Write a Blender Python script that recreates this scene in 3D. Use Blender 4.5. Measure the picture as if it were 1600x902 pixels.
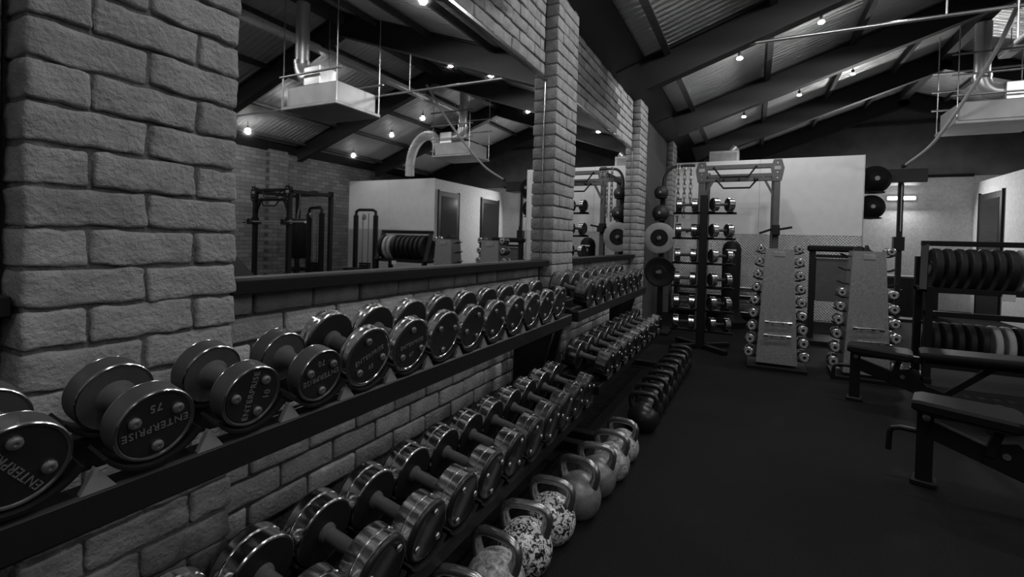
import bpy, math, random
from mathutils import Vector, Matrix, noise

for o in list(bpy.data.objects):
    bpy.data.objects.remove(o, do_unlink=True)
scene = bpy.context.scene
col = scene.collection
PI = math.pi

# ------------------------------------------------------------------ camera
YAW, PITCH, ROLL = math.radians(26.57), math.radians(.7145), math.radians(1.5765)
F0 = Vector((-math.sin(YAW), math.cos(YAW), 0)); R0 = Vector((math.cos(YAW), math.sin(YAW), 0)); U0 = Vector((0, 0, 1))
FW = F0 * math.cos(PITCH) - U0 * math.sin(PITCH); UP = U0 * math.cos(PITCH) + F0 * math.sin(PITCH)
CR = R0 * math.cos(ROLL) + UP * math.sin(ROLL); CU = UP * math.cos(ROLL) - R0 * math.sin(ROLL)
cam_data = bpy.data.cameras.new('camera'); cam = bpy.data.objects.new('camera', cam_data); col.objects.link(cam)
cam_data.sensor_width = 36; cam_data.lens = 754.06 / 1600 * 36; cam_data.shift_y = -(451 - 384.62) / 1600
cam_data.clip_start = .02; cam_data.clip_end = 200
cam.matrix_world = Matrix(((CR.x, CU.x, -FW.x, 1.468), (CR.y, CU.y, -FW.y, 0), (CR.z, CU.z, -FW.z, 1.25), (0, 0, 0, 1)))
scene.camera = cam

# ------------------------------------------------------------------ world, exposure, light levels
world = bpy.data.worlds.new('world'); scene.world = world; world.use_nodes = True
world.node_tree.nodes['Background'].inputs[0].default_value = (.05, .05, .05, 1)
world.node_tree.nodes['Background'].inputs[1].default_value = .1
scene.view_settings.view_transform = 'Standard'; scene.view_settings.look = 'None'
scene.view_settings.gamma = 1; scene.view_settings.use_curve_mapping = False
scene.view_settings.exposure = 0.0
ROW_W = (30., 25., 30., 33., 11.)   # down-light of each roof lamp, by row from the back
BULB_E = 75.0          # glow of each bulb
HALL_W = 58.0          # fluorescent batten in the corridor

# room measures (metres): mirror wall at X=0, depth along Y
W = 8.37; Z0 = 3.14; SL = .35; YB = -4.0; YF = 13.3; PX = .105
YBOX = 9.7; XL = 3.06; XR = 5.55; HL = 2.80; HR = 2.70
def roof_z(x): return Z0 + SL * (x if x < W / 2 else W - x)

# ------------------------------------------------------------------ materials
MATS = {}
def nt(name):
    m = bpy.data.materials.new(name); m.use_nodes = True; MATS[name] = m
    n = m.node_tree.nodes; b = n['Principled BSDF']
    return m, m.node_tree, n, b, m.node_tree.links.new
def g(v): return (v, v, v, 1)
def plain(name, v, rough=.5, metal=0., bump=None, bscale=80, var=0., emis=0., spec=.5, coat=0.):
    m, t, n, b, L = nt(name)
    b.inputs['Base Color'].default_value = g(v); b.inputs['Roughness'].default_value = rough
    b.inputs['Metallic'].default_value = metal; b.inputs['Specular IOR Level'].default_value = spec
    if coat: b.inputs['Coat Weight'].default_value = coat; b.inputs['Coat Roughness'].default_value = .15
    tc = n.new('ShaderNodeTexCoord')
    if var:
        nz = n.new('ShaderNodeTexNoise'); nz.inputs['Scale'].default_value = bscale * .35; nz.inputs['Detail'].default_value = 5
        L(tc.outputs['Object'], nz.inputs['Vector'])
        r = n.new('ShaderNodeMapRange'); r.inputs[1].default_value = .3; r.inputs[2].default_value = .7
        r.inputs[3].default_value = v * (1 - var); r.inputs[4].default_value = v * (1 + var)
        L(nz.outputs[0], r.inputs[0]); L(r.outputs[0], b.inputs['Base Color'])
    if bump:
        nz = n.new('ShaderNodeTexNoise'); nz.inputs['Scale'].default_value = bscale; nz.inputs['Detail'].default_value = 6
        L(tc.outputs['Object'], nz.inputs['Vector'])
        bp = n.new('ShaderNodeBump'); bp.inputs['Strength'].default_value = bump; bp.inputs['Distance'].default_value = .01
        L(nz.outputs[0], bp.inputs['Height']); L(bp.outputs[0], b.inputs['Normal'])
    if emis:
        b.inputs['Emission Color'].default_value = (1, 1, 1, 1); b.inputs['Emission Strength'].default_value = emis
    return m

def brick_mat(name, v, spread, bump=.5):
    m, t, n, b, L = nt(name)
    tc = n.new('ShaderNodeTexCoord'); oi = n.new('ShaderNodeObjectInfo')
    add = n.new('ShaderNodeVectorMath'); add.operation = 'MULTIPLY_ADD'; add.inputs[1].default_value = (1, 1, 1)
    sc = n.new('ShaderNodeVectorMath'); sc.operation = 'SCALE'; sc.inputs[0].default_value = (17, 31, 23)
    L(oi.outputs['Random'], sc.inputs['Scale']); L(tc.outputs['Object'], add.inputs[0]); L(sc.outputs[0], add.inputs[2])
    n1 = n.new('ShaderNodeTexNoise'); n1.inputs['Scale'].default_value = 14; n1.inputs['Detail'].default_value = 4
    n2 = n.new('ShaderNodeTexNoise'); n2.inputs['Scale'].default_value = 95; n2.inputs['Detail'].default_value = 8; n2.inputs['Roughness'].default_value = .65
    vo = n.new('ShaderNodeTexVoronoi'); vo.inputs['Scale'].default_value = 60
    for q in (n1, n2, vo): L(add.outputs[0], q.inputs['Vector'])
    r1 = n.new('ShaderNodeMapRange'); r1.inputs[3].default_value = v * (1 - spread); r1.inputs[4].default_value = v * (1 + spread)
    L(oi.outputs['Random'], r1.inputs[0])
    r2 = n.new('ShaderNodeMapRange'); r2.inputs[1].default_value = .3; r2.inputs[2].default_value = .7; r2.inputs[3].default_value = .8; r2.inputs[4].default_value = 1.15
    L(n1.outputs[0], r2.inputs[0])
    mu = n.new('ShaderNodeMath'); mu.operation = 'MULTIPLY'; L(r1.outputs[0], mu.inputs[0]); L(r2.outputs[0], mu.inputs[1])
    L(mu.outputs[0], b.inputs['Base Color']); b.inputs['Roughness'].default_value = .75; b.inputs['Specular IOR Level'].default_value = .3
    h = n.new('ShaderNodeMath'); h.operation = 'MULTIPLY_ADD'; h.inputs[1].default_value = .35
    L(vo.outputs[0], h.inputs[0]); L(n2.outputs[0], h.inputs[2])
    bp = n.new('ShaderNodeBump'); bp.inputs['Strength'].default_value = bump; bp.inputs['Distance'].default_value = .018
    L(h.outputs[0], bp.inputs['Height']); L(bp.outputs[0], b.inputs['Normal'])
    return m

def far_brick(name, v, axis):
    m, t, n, b, L = nt(name)
    tc = n.new('ShaderNodeTexCoord'); sp = n.new('ShaderNodeSeparateXYZ'); cb = n.new('ShaderNodeCombineXYZ')
    L(tc.outputs['Object'], sp.inputs[0]); L(sp.outputs[axis], cb.inputs[0]); L(sp.outputs[2], cb.inputs[1])
    br = n.new('ShaderNodeTexBrick'); br.inputs['Scale'].default_value = 1
    br.inputs['Brick Width'].default_value = .24; br.inputs['Row Height'].default_value = .09; br.inputs['Mortar Size'].default_value = .006
    br.inputs['Color1'].default_value = g(v); br.inputs['Color2'].default_value = g(v * .6); br.inputs['Mortar'].default_value = g(v * .35)
    L(cb.outputs[0], br.inputs['Vector']); L(br.outputs[0], b.inputs['Base Color'])
    bp = n.new('ShaderNodeBump'); bp.invert = True; bp.inputs['Strength'].default_value = .7; bp.inputs['Distance'].default_value = .01
    L(br.outputs['Fac'], bp.inputs['Height']); L(bp.outputs[0], b.inputs['Normal']); b.inputs['Roughness'].default_value = .8
    return m

def speckle(name, dark, light, scale, lo, hi):
    m, t, n, b, L = nt(name)
    tc = n.new('ShaderNodeTexCoord'); oi = n.new('ShaderNodeObjectInfo')
    add = n.new('ShaderNodeVectorMath'); add.operation = 'ADD'; L(tc.outputs['Object'], add.inputs[0]); L(oi.outputs['Random'], add.inputs[1])
    nz = n.new('ShaderNodeTexNoise'); nz.inputs['Scale'].default_value = scale; nz.inputs['Detail'].default_value = 7; nz.inputs['Roughness'].default_value = .6
    nz.inputs['Distortion'].default_value = 1.2
    L(add.outputs[0], nz.inputs['Vector'])
    r = n.new('ShaderNodeMapRange'); r.inputs[1].default_value = lo; r.inputs[2].default_value = hi; r.inputs[3].default_value = dark; r.inputs[4].default_value = light
    L(nz.outputs[0], r.inputs[0]); L(r.outputs[0], b.inputs['Base Color']); b.inputs['Roughness'].default_value = .35; b.inputs['Metallic'].default_value = .1
    return m

brick_mat('pier_brick', .34, .08, .8)
brick_mat('wall_brick', .44, .28, .7)
brick_mat('lintel_brick', .33, .14, .7)
brick_mat('rail_shade_brick', .24, .25, .6)  # course under the mirror rail, rail's shade darkened into its colour
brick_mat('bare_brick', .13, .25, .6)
plain('mortar', .065, .9, bump=.6, bscale=120, var=.3)
plain('pier_mortar', .13, .9, bump=.8, bscale=120, var=.3)
far_brick('far_brick_y', .20, 1); far_brick('far_brick_x', .22, 0)
plain('render_wall', .55, .85, bump=.25, bscale=60, var=.12)
plain('white_board', .72, .6, var=.04, bscale=20)
plain('gable_sheet', .16, .8, var=.2, bscale=10)
plain('black_steel', .009, .45, bump=.05, bscale=300, spec=.25)
plain('satin_steel', .010, .45, bump=.05, bscale=300, spec=.22)
plain('rack_steel', .07, .45, var=.15, bscale=40)
plain('grey_steel', .30, .42, .6, var=.2, bscale=30)
plain('brushed_panel', .33, .45, .55, bump=.12, bscale=220, var=.25)
plain('chrome', .82, .15, 1., bump=.02, bscale=60)
plain('bright_chrome', .75, .16, 1., bump=.015, bscale=60)
plain('disc_face', .50, .38, .5)
plain('wedge_grey', .20, .6)
plain('worn_chrome', .48, .24, 1., bump=.06, bscale=90, var=.15)
plain('matte_head', .085, .42, .4, var=.15, bscale=60)
plain('grip_steel', .10, .5, .6, bump=.5, bscale=700)
plain('face_black', .012, .42, bump=.05, bscale=200)
plain('face_gloss', .014, .28, bump=.03, bscale=120)
plain('bolt_steel', .34, .35, .85)
plain('letter_steel', .26, .45, .6)
plain('rubber', .012, .6, bump=.1, bscale=150)
plain('plate_rubber', .010, .5, bump=.08, bscale=120, spec=.22)
plain('plate_grey', .30, .55, var=.15, bscale=30)
plain('vinyl', .009, .55, bump=.12, bscale=400, spec=.13)
plain('kb_black', .018, .30, .2, bump=.08, bscale=120)
plain('kb_grey', .20, .38, .3, bump=.1, bscale=90, var=.35)
speckle('kb_speckle', .010, .80, 62, .46, .52)
speckle('kb_scuffed', .12, .60, 40, .35, .62)
plain('kb_handle', .34, .26, .9, bump=.05, bscale=90, var=.2)
plain('dark_timber', .045, .7, bump=.3, bscale=40, var=.3)
plain('rafter_steel', .009, .55, bump=.08, bscale=60, var=.2)
plain('galv', .55, .32, .85, var=.2, bscale=12)
plain('duct', .66, .36, .7, bump=.05, bscale=40)
plain('unit_panel', .42, .5, .3, var=.12, bscale=14)
plain('rope', .45, .8, bump=.6, bscale=250)
plain('door_dark', .018, .5, spec=.12)
plain('glass_dark', .015, .12)
plain('white_tag', .6, .5)
plain('lamp_glow', 1., .5, emis=BULB_E)
plain('lamp_glow_dim', 1., .5, emis=BULB_E * .22)
plain('tube_glow', 1., .5, emis=9.)
plain('mirror', .80, .015, 1.)
plain('rail_black', .008, .5, spec=.15)
# silver sarking foil: crinkled metal
m, t, n, b, L = nt('foil')
b.inputs['Base Color'].default_value = g(.92); b.inputs['Metallic'].default_value = .3; b.inputs['Roughness'].default_value = .3
tc = n.new('ShaderNodeTexCoord'); mp = n.new('ShaderNodeMapping'); mp.inputs['Scale'].default_value = (.5, 4.5, 1); L(tc.outputs['Object'], mp.inputs[0])
nz = n.new('ShaderNodeTexNoise'); nz.inputs['Scale'].default_value = 9; nz.inputs['Detail'].default_value = 7; nz.inputs['Roughness'].default_value = .62; L(mp.outputs[0], nz.inputs['Vector'])
bp = n.new('ShaderNodeBump'); bp.inputs['Strength'].default_value = 1.; bp.inputs['Distance'].default_value = .09; L(nz.outputs[0], bp.inputs['Height']); L(bp.outputs[0], b.inputs['Normal'])
# tread plate
m, t, n, b, L = nt('tread_plate')
b.inputs['Base Color'].default_value = g(.72); b.inputs['Metallic'].default_value = .75; b.inputs['Roughness'].default_value = .42
tc = n.new('ShaderNodeTexCoord'); hs = []
for a in (45, -45):
    mp = n.new('ShaderNodeMapping'); mp.inputs['Rotation'].default_value = (0, math.radians(a), 0); L(tc.outputs['Object'], mp.inputs[0])
    wv = n.new('ShaderNodeTexWave'); wv.bands_direction = 'X'; wv.inputs['Scale'].default_value = 9.5; L(mp.outputs[0], wv.inputs['Vector'])
    hs.append(wv)
mu = n.new('ShaderNodeMath'); mu.operation = 'MAXIMUM'; L(hs[0].outputs['Fac'], mu.inputs[0]); L(hs[1].outputs['Fac'], mu.inputs[1])
bp = n.new('ShaderNodeBump'); bp.inputs['Strength'].default_value = .9; bp.inputs['Distance'].default_value = .015; L(mu.outputs[0], bp.inputs['Height']); L(bp.outputs[0], b.inputs['Normal'])
# rubber floor with flecks
m, t, n, b, L = nt('floor_rubber')
tc = n.new('ShaderNodeTexCoord'); nz = n.new('ShaderNodeTexNoise'); nz.inputs['Scale'].default_value = 160; nz.inputs['Detail'].default_value = 3; L(tc.outputs['Object'], nz.inputs['Vector'])
n3 = n.new('ShaderNodeTexNoise'); n3.inputs['Scale'].default_value = 1.3; n3.inputs['Detail'].default_value = 4; L(tc.outputs['Object'], n3.inputs['Vector'])
r = n.new('ShaderNodeMapRange'); r.inputs[1].default_value = .35; r.inputs[2].default_value = .7; r.inputs[3].default_value = .008; r.inputs[4].default_value = .016; L(nz.outputs[0], r.inputs[0])
r3 = n.new('ShaderNodeMapRange'); r3.inputs[1].default_value = .3; r3.inputs[2].default_value = .7; r3.inputs[3].default_value = .8; r3.inputs[4].default_value = 1.2; L(n3.outputs[0], r3.inputs[0])
mu = n.new('ShaderNodeMath'); mu.operation = 'MULTIPLY'; L(r.outputs[0], mu.inputs[0]); L(r3.outputs[0], mu.inputs[1])
L(mu.outputs[0], b.inputs['Base Color']); b.inputs['Roughness'].default_value = .8; b.inputs['Specular IOR Level'].default_value = .07
bp = n.new('ShaderNodeBump'); bp.inputs['Strength'].default_value = .25; bp.inputs['Distance'].default_value = .004; L(nz.outputs[0], bp.inputs['Height']); L(bp.outputs[0], b.inputs['Normal'])

# ------------------------------------------------------------------ mesh helpers
class MB:
    def __init__(s): s.v = []; s.f = []; s.sm = []
    def add(s, vs, fs, smooth=False):
        o = len(s.v); s.v += [tuple(p) for p in vs]
        for f in fs: s.f.append([i + o for i in f]); s.sm.append(smooth)
        return s
    def box(s, lo, hi, M=None):
        x0, y0, z0 = lo; x1, y1, z1 = hi
        vs = [Vector(p) for p in ((x0,y0,z0),(x1,y0,z0),(x1,y1,z0),(x0,y1,z0),(x0,y0,z1),(x1,y0,z1),(x1,y1,z1),(x0,y1,z1))]
        if M: vs = [M @ p for p in vs]
        return s.add(vs, [(0,3,2,1),(4,5,6,7),(0,1,5,4),(1,2,6,5),(2,3,7,6),(3,0,4,7)])
    def cbox(s, lo, hi, c=.004, M=None):           # box with chamfered edges
        lo = Vector(lo); hi = Vector(hi); mid = (lo + hi) / 2; h = (hi - lo) / 2
        c = min(c, min(h) * .6)
        vs = []; idx = {}
        for sx in (-1, 1):
            for sy in (-1, 1):
                for sz in (-1, 1):
                    for a in range(3):
                        p = [h.x - c, h.y - c, h.z - c]; p[a] = h[a]
                        idx[(sx, sy, sz, a)] = len(vs)
                        vs.append(mid + Vector((sx * p[0], sy * p[1], sz * p[2])))
        fs = []
        I = idx
        for q in (-1, 1):
            fs.append([I[(q,-1,-1,0)], I[(q,1,-1,0)], I[(q,1,1,0)], I[(q,-1,1,0)]][::q])
            fs.append([I[(-1,q,-1,1)], I[(-1,q,1,1)], I[(1,q,1,1)], I[(1,q,-1,1)]][::q])
            fs.append([I[(-1,-1,q,2)], I[(1,-1,q,2)], I[(1,1,q,2)], I[(-1,1,q,2)]][::q])
        for p in (-1, 1):
            for q in (-1, 1):
                fs.append([I[(p,q,-1,0)], I[(p,q,-1,1)], I[(p,q,1,1)], I[(p,q,1,0)]][::p*q])
                fs.append([I[(p,-1,q,2)], I[(p,-1,q,0)], I[(p,1,q,0)], I[(p,1,q,2)]][::p*q])
                fs.append([I[(-1,p,q,1)], I[(-1,p,q,2)], I[(1,p,q,2)], I[(1,p,q,1)]][::p*q])
                for r_ in (-1, 1):
                    fs.append([I[(p,q,r_,0)], I[(p,q,r_,1)], I[(p,q,r_,2)]][::p*q*r_])
        if M: vs = [M @ p for p in vs]
        return s.add(vs, fs)
    def lathe(s, prof, seg=24, M=None, smooth=True, cap=True):   # profile (axial x, radius) about local X
        vs = []; fs = []
        n = len(prof)
        for x, r in prof:
            for k in range(seg):
                a = 2 * PI * k / seg; vs.append(Vector((x, r * math.cos(a), r * math.sin(a))))
        for i in range(n - 1):
            for k in range(seg):
                k2 = (k + 1) % seg
                fs.append((i*seg+k, i*seg+k2, (i+1)*seg+k2, (i+1)*seg+k))
        if cap: fs.append(list(range(seg))); fs.append(list(range((n-1)*seg, n*seg))[::-1])
        fs = [list(f)[::-1] for f in fs]
        if M: vs = [M @ p for p in vs]
        return s.add(vs, fs, smooth)
    def cyl(s, p0, p1, r, seg=12, r1=None):
        p0 = Vector(p0); p1 = Vector(p1); d = p1 - p0
        M = Matrix.Translation(p0) @ d.to_track_quat('X', 'Z').to_matrix().to_4x4()
        return s.lathe([(0, r), (d.length, r if r1 is None else r1)], seg, M)
    def tube(s, pts, r, seg=10, closed=False, rs=None):
        pts = [Vector(p) for p in pts]; n = len(pts); vs = []; fs = []
        up = None
        for i, p in enumerate(pts):
            a = pts[(i - 1) % n] if (closed or i > 0) else p; c = pts[(i + 1) % n] if (closed or i < n - 1) else p
            d = (c - a).normalized()
            if up is None:
                up = d.orthogonal().normalized()
            up = (up - d * up.dot(d)).normalized(); w = d.cross(up)
            rr = rs[i] if rs else r
            for k in range(seg):
                t_ = 2 * PI * k / seg; vs.append(p + (up * math.cos(t_) + w * math.sin(t_)) * rr)
        m_ = n if closed else n - 1
        for i in range(m_):
            j = (i + 1) % n
            for k in range(seg):
                k2 = (k + 1) % seg; fs.append((i*seg+k, i*seg+k2, j*seg+k2, j*seg+k))
        if not closed:
            fs.append(list(range(seg))[::-1]); fs.append(list(range((n-1)*seg, n*seg)))
        return s.add(vs, fs, True)
    def prism(s, poly, t0, t1, M=None):                 # polygon in local XZ, thickness along Y
        n = len(poly)
        vs = [Vector((x, t0, z)) for x, z in poly] + [Vector((x, t1, z)) for x, z in poly]
        fs = [list(range(n)), list(range(n, 2*n))[::-1]] + [(i, i + n, (i+1) % n + n, (i+1) % n) for i in range(n)]
        if M: vs = [M @ p for p in vs]
        return s.add(vs, fs)
    def bar(s, p0, p1, w, h, roll=0., c=.004):          # rectangular tube between two points
        p0 = Vector(p0); p1 = Vector(p1); d = p1 - p0
        q = d.to_track_quat('X', 'Z').to_matrix().to_4x4()
        M = Matrix.Translation(p0) @ q @ Matrix.Rotation(roll, 4, 'X')
        return s.cbox((0, -w/2, -h/2), (d.length, w/2, h/2), c, M)
    def mesh(s, name, mat):
        me = bpy.data.meshes.new(name); me.from_pydata(s.v, [], s.f); me.update()
        for p, q in zip(me.polygons, s.sm): p.use_smooth = q
        if any(s.sm):
            try: me.set_sharp_from_angle(angle=math.radians(38))
            except Exception: pass
        me.materials.append(MATS[mat]); return me
    def build(s, name, mat, parent=None, M=None): return inst(name, s.mesh(name, mat), parent, M)

def inst(name, me, parent=None, M=None):
    o = bpy.data.objects.new(name, me); col.objects.link(o)
    if parent: o.parent = parent
    if M: o.matrix_local = M
    return o
def tag(o, label, cat, group=None):
    o['label'] = label; o['category'] = cat
    if group: o['group'] = group
    return o
def thing(name, label, cat, M=None, group=None):
    o = bpy.data.objects.new(name, None); col.objects.link(o); o.empty_display_size = .1
    if M: o.matrix_world = M
    return tag(o, label, cat, group)
def struct(o, label=None):
    o['kind'] = 'structure'
    if label: o['label'] = label
    return o
T = lambda x, y, z: Matrix.Translation((x, y, z))
def Rz(a): return Matrix.Rotation(math.radians(a), 4, 'Z')
def Ry(a): return Matrix.Rotation(math.radians(a), 4, 'Y')
def Rx(a): return Matrix.Rotation(math.radians(a), 4, 'X')
ORD = ['first', 'second', 'third', 'fourth', 'fifth', 'sixth', 'seventh', 'eighth', 'ninth', 'tenth', 'eleventh', 'twelfth', 'thirteenth', 'fourteenth']

# ------------------------------------------------------------------ bricks
def brick_mesh(sx, sy, sz, seg, rnd, amp, seed, mat):
    def coords(s, n):
        e = rnd / s
        return [-.5] + [-.5 + e + (1 - 2 * e) * i / n for i in range(n + 1)] + [.5]
    X, Y, Z = coords(sx, seg[0]), coords(sy, seg[1]), coords(sz, seg[2])
    nx, ny, nz = len(X) - 1, len(Y) - 1, len(Z) - 1
    vid = {}; vs = []; fs = []
    def V(i, j, k):
        if (i, j, k) not in vid:
            p = Vector((X[i] * sx, Y[j] * sy, Z[k] * sz))
            c = Vector([max(-h / 2 + rnd, min(h / 2 - rnd, q)) for q, h in zip(p, (sx, sy, sz))])
            d = p - c
            if d.length > 1e-6: p = c + d.normalized() * rnd
            q = Vector((seed * 3.1, seed * 7.7, seed * 1.9))
            p = p + noise.noise_vector(p * 22 + q) * amp + noise.noise_vector(p * 70 + q) * amp * .45
            vid[(i, j, k)] = len(vs); vs.append(p)
        return vid[(i, j, k)]
    for i in range(nx):
        for j in range(ny):
            fs.append((V(i,j,0), V(i,j+1,0), V(i+1,j+1,0), V(i+1,j,0))); fs.append((V(i,j,nz), V(i+1,j,nz), V(i+1,j+1,nz), V(i,j+1,nz)))
    for i in range(nx):
        for k in range(nz):
            fs.append((V(i,0,k), V(i+1,0,k), V(i+1,0,k+1), V(i,0,k+1))); fs.append((V(i,ny,k), V(i,ny,k+1), V(i+1,ny,k+1), V(i+1,ny,k)))
    for j in range(ny):
        for k in range(nz):
            fs.append((V(nx,j,k), V(nx,j+1,k), V(nx,j+1,k+1), V(nx,j,k+1)))      # the back stays open inside the mortar
    m_ = MB(); m_.add(vs, fs, True)
    me = bpy.data.meshes.new('brick'); me.from_pydata(m_.v, [], m_.f); me.update()
    for p in me.polygons: p.use_smooth = True
    me.materials.append(MATS[mat]); return me
CH = .09
rng = random.Random(7)

# ------------------------------------------------------------------ floor, walls, roof
struct(MB().box((-.3, YB - .2, -.15), (W + .3, YF + .2, 0)).build('floor', 'floor_rubber'))
wall_left = struct(MB().box((-.3, YB, 0), (-.006, YF, Z0)).build('wall_left', 'mortar'))
wall_right = struct(MB().box((W, YB, 0), (W + .25, YF, Z0)).build('wall_right', 'far_brick_y'))
for yy in (1.2, 4.2, 7.2):
    MB().box((W - .12, yy, 0), (W + .01, yy + .47, Z0)).build('pier', 'far_brick_y', wall_right)
struct(MB().prism([(0, 0), (W, 0), (W, Z0), (W/2, roof_z(W/2)), (0, Z0)], YB - .2, YB).build('wall_back', 'far_brick_x'))
struct(MB().box((0, YF, 0), (W, YF + .2, 2.86)).build('wall_far', 'render_wall'))
struct(MB().prism([(0, 2.86), (W, 2.86), (W, Z0), (W/2, roof_z(W/2)), (0, Z0)], YF + .06, YF + .2).build('wall_far_gable', 'gable_sheet'))
struct(MB().cbox((2.6, YF + .0, 4.02), (6.4, YF + .059, 4.08)).build('trim_1', 'dark_timber'))
struct(MB().cbox((XL + .02, YF - .03, 2.84), (XR - .02, YF - .002, 2.90)).build('trim_2', 'rail_black'))

# bricks of the mirror wall
specs = []      # (y centre, z centre, length)
def lay(y0, y1, z0, z1, mat):
    k0 = math.ceil((z0 - 1.249) / CH - .01); k1 = math.floor((z1 - 1.249) / CH + .01)
    for k in range(k0, k1):
        zc = 1.249 + (k + .5) * CH; y = y0 - (.12 if k % 2 else 0.0)
        while y < y1 - .03:
            a, bb = max(y, y0), min(y + .24, y1)
            if bb - a > .05: specs.append(((a + bb) / 2, zc, round(bb - a - .01, 3), mat))
            y += .24
lay(.92, 3.40, .25, .985, 'wall_brick'); lay(.92, 3.40, .975, 1.075, 'rail_shade_brick'); lay(3.90, 6.37, .25, 1.09, 'wall_brick')
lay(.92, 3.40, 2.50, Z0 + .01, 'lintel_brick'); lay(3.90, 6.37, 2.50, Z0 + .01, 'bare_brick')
specs.sort(key=lambda s_: (1.468**2 + s_[0]**2 + (s_[1]-1.25)**2))
bcache = {}
def bmesh_for(length, mat, v, seg=(1, 4, 1), rnd=.009, amp=.0045, sx=.07):
    key = (round(length / .03), mat, v, seg, sx)
    if key not in bcache: bcache[key] = brick_mesh(sx, round(length / .03) * .03, .079, seg, rnd, amp, len(bcache) + 1, mat)
    return bcache[key]
rest = MB()
for i, (y, z, ln, mat) in enumerate(specs):
    me = bmesh_for(ln, mat, rng.randrange(4), (1, 4, 1) if i < 300 else (1, 2, 1))
    sy = ln / (round(ln / .03) * .03)
    M = T(-.03 + rng.uniform(-.004, .005), y, z) @ Matrix.Rotation(rng.uniform(-.012, .012), 4, 'X') @ Matrix.Diagonal((1, sy, 1, 1))
    if i < 300: inst('brick', me, wall_left, M)
    else: rest.add([M @ v.co for v in me.vertices], [list(p.vertices) for p in me.polygons], True)
if rest.v:
    o = rest.build('distant_bricks', 'wall_brick', wall_left); o['kind'] = 'stuff'

# brick piers
def pier(y0, label, seg, zlo, rough):
    r = thing('brick_pier', label, 'pier', T(0, y0, 0), 'brick piers along the mirror wall')
    MB().box((-.004, .009, 0), (PX - .012, .459, Z0 + .13)).build('mortar', 'pier_mortar', r)
    k = math.floor((zlo - 1.249) / CH)
    while 1.249 + (k + 1) * CH < Z0 + .16:
        zc = 1.249 + (k + .5) * CH
        # courses alternate: two stretchers / header, stretcher, header
        parts = [(0, .235), (.235, .47)] if k % 2 == 0 else [(0, .117), (.117, .353), (.353, .47)]
        for a, bb in parts:
            ln = bb - a - .007
            key = ('p', round(ln, 2), rng.randrange(5), seg)
            if key not in bcache: bcache[key] = brick_mesh(.105, ln, .0815, seg, .0075 if rough else .007, .0065 if rough else .003, len(bcache) + 11, 'pier_brick')
            inst('brick', bcache[key], r, T(PX - .0525 + rng.uniform(-.003, .004), (a + bb) / 2, zc + rng.uniform(-.002, .002)) @ Matrix.Rotation(rng.uniform(-.014, .014), 4, 'X'))
        k += 1
    return r
pier(.44, 'grey painted brick pier nearest the camera, left of the long mirror', (2, 10, 4), .2, True)
pier(3.41, 'grey brick pier with a bright mirror edge running down it', (1, 3, 1), .2, False)
pier(6.38, 'narrow brick pier beside the hanging chains and round plates', (1, 2, 1), .2, False)
pier(9.20, 'farthest narrow brick pier above the arched rack tube', (1, 1, 1), 1.8, False)
pier(-2.53, 'brick pier behind the camera at the near mirror', (1, 1, 1), .2, False)

# mirrors
def mirror(y0, y1, label):
    r = thing('wall_mirror', label, 'mirror', T(0, y0, 1.1), 'mirrors between the piers'); d = y1 - y0
    MB().box((.004, .004, 0), (.012, d - .004, 1.37)).build('glass', 'mirror', r)
    MB().cbox((.0, -.0, -.040), (.085, d, .004), .003).build('bottom_rail', 'rail_black', r)
    MB().cbox((.0, .0, 1.37), (.030, d, 1.395), .003).build('top_trim', 'worn_chrome', r)
    MB().cyl((.013, d - .004, .01), (.013, d - .004, 1.37), .004, 8).build('edge_strip', 'bright_chrome', r)
mirror(.915, 3.405, 'long wall mirror between the near pier and the second pier')
mirror(3.885, 6.375, 'smaller wall mirror reflecting the chains, past the second pier')
mirror(-2.05, .435, 'mirror edge at the far left of the nearest pier')

# roof: corrugated silver sheets between rafters, purlins, ridge
RAF = [-1.9, .5, 2.92, 5.35, 7.75, 10.3, 12.7]
ceiling = struct(MB().prism([(0, Z0 + .05), (W/2, roof_z(W/2) + .05), (W, Z0 + .05), (W + .3, Z0 + .05), (W/2, roof_z(W/2) + .2), (-.3, Z0 + .05)], YB - .2, YF + .2).build('ceiling', 'gable_sheet'))
edges = [YB] + RAF + [YF]
def sheet(y0, y1, side):
    n = max(8, int((y1 - y0) / .016)); nx = 8; vs = []; fs = []
    for i in range(n + 1):
        y = y0 + (y1 - y0) * i / n; dz = .009 * math.sin(2 * PI * y / .098)
        for j in range(nx + 1):
            x = W / 2 * j / nx; xx = x if side == 0 else W - x
            vs.append((xx, y, roof_z(xx) + dz + .008 * noise.noise(Vector((xx * 1.7, y * 2.3, 5)))))
    for i in range(n):
        for j in range(nx):
            a = i * (nx + 1) + j; f = (a, a + nx + 1, a + nx + 2, a + 1)
            fs.append(f if side == 0 else f[::-1])
    MB().add(vs, fs, True).build('roof_sheet', 'foil', ceiling)
for a, bb in zip(edges[:-1], edges[1:]):
    for s_ in (0, 1): sheet(a, bb, s_)
ang = math.degrees(math.atan(SL))
for side in (0, 1):
    for px in (.57, 1.55, 2.55, 3.5):
        x = px if side == 0 else W - px
        MB().cbox((-.035, YB, -.085), (.035, YF, -.012)).build('purlin', 'dark_timber', ceiling, T(x, 0, roof_z(x)) @ Ry(-ang if side == 0 else ang))
MB().cbox((W/2 - .07, YB, roof_z(W/2) - .2), (W/2 + .07, YF, roof_z(W/2) - .03)).build('ridge_beam', 'dark_timber', ceiling)
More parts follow.
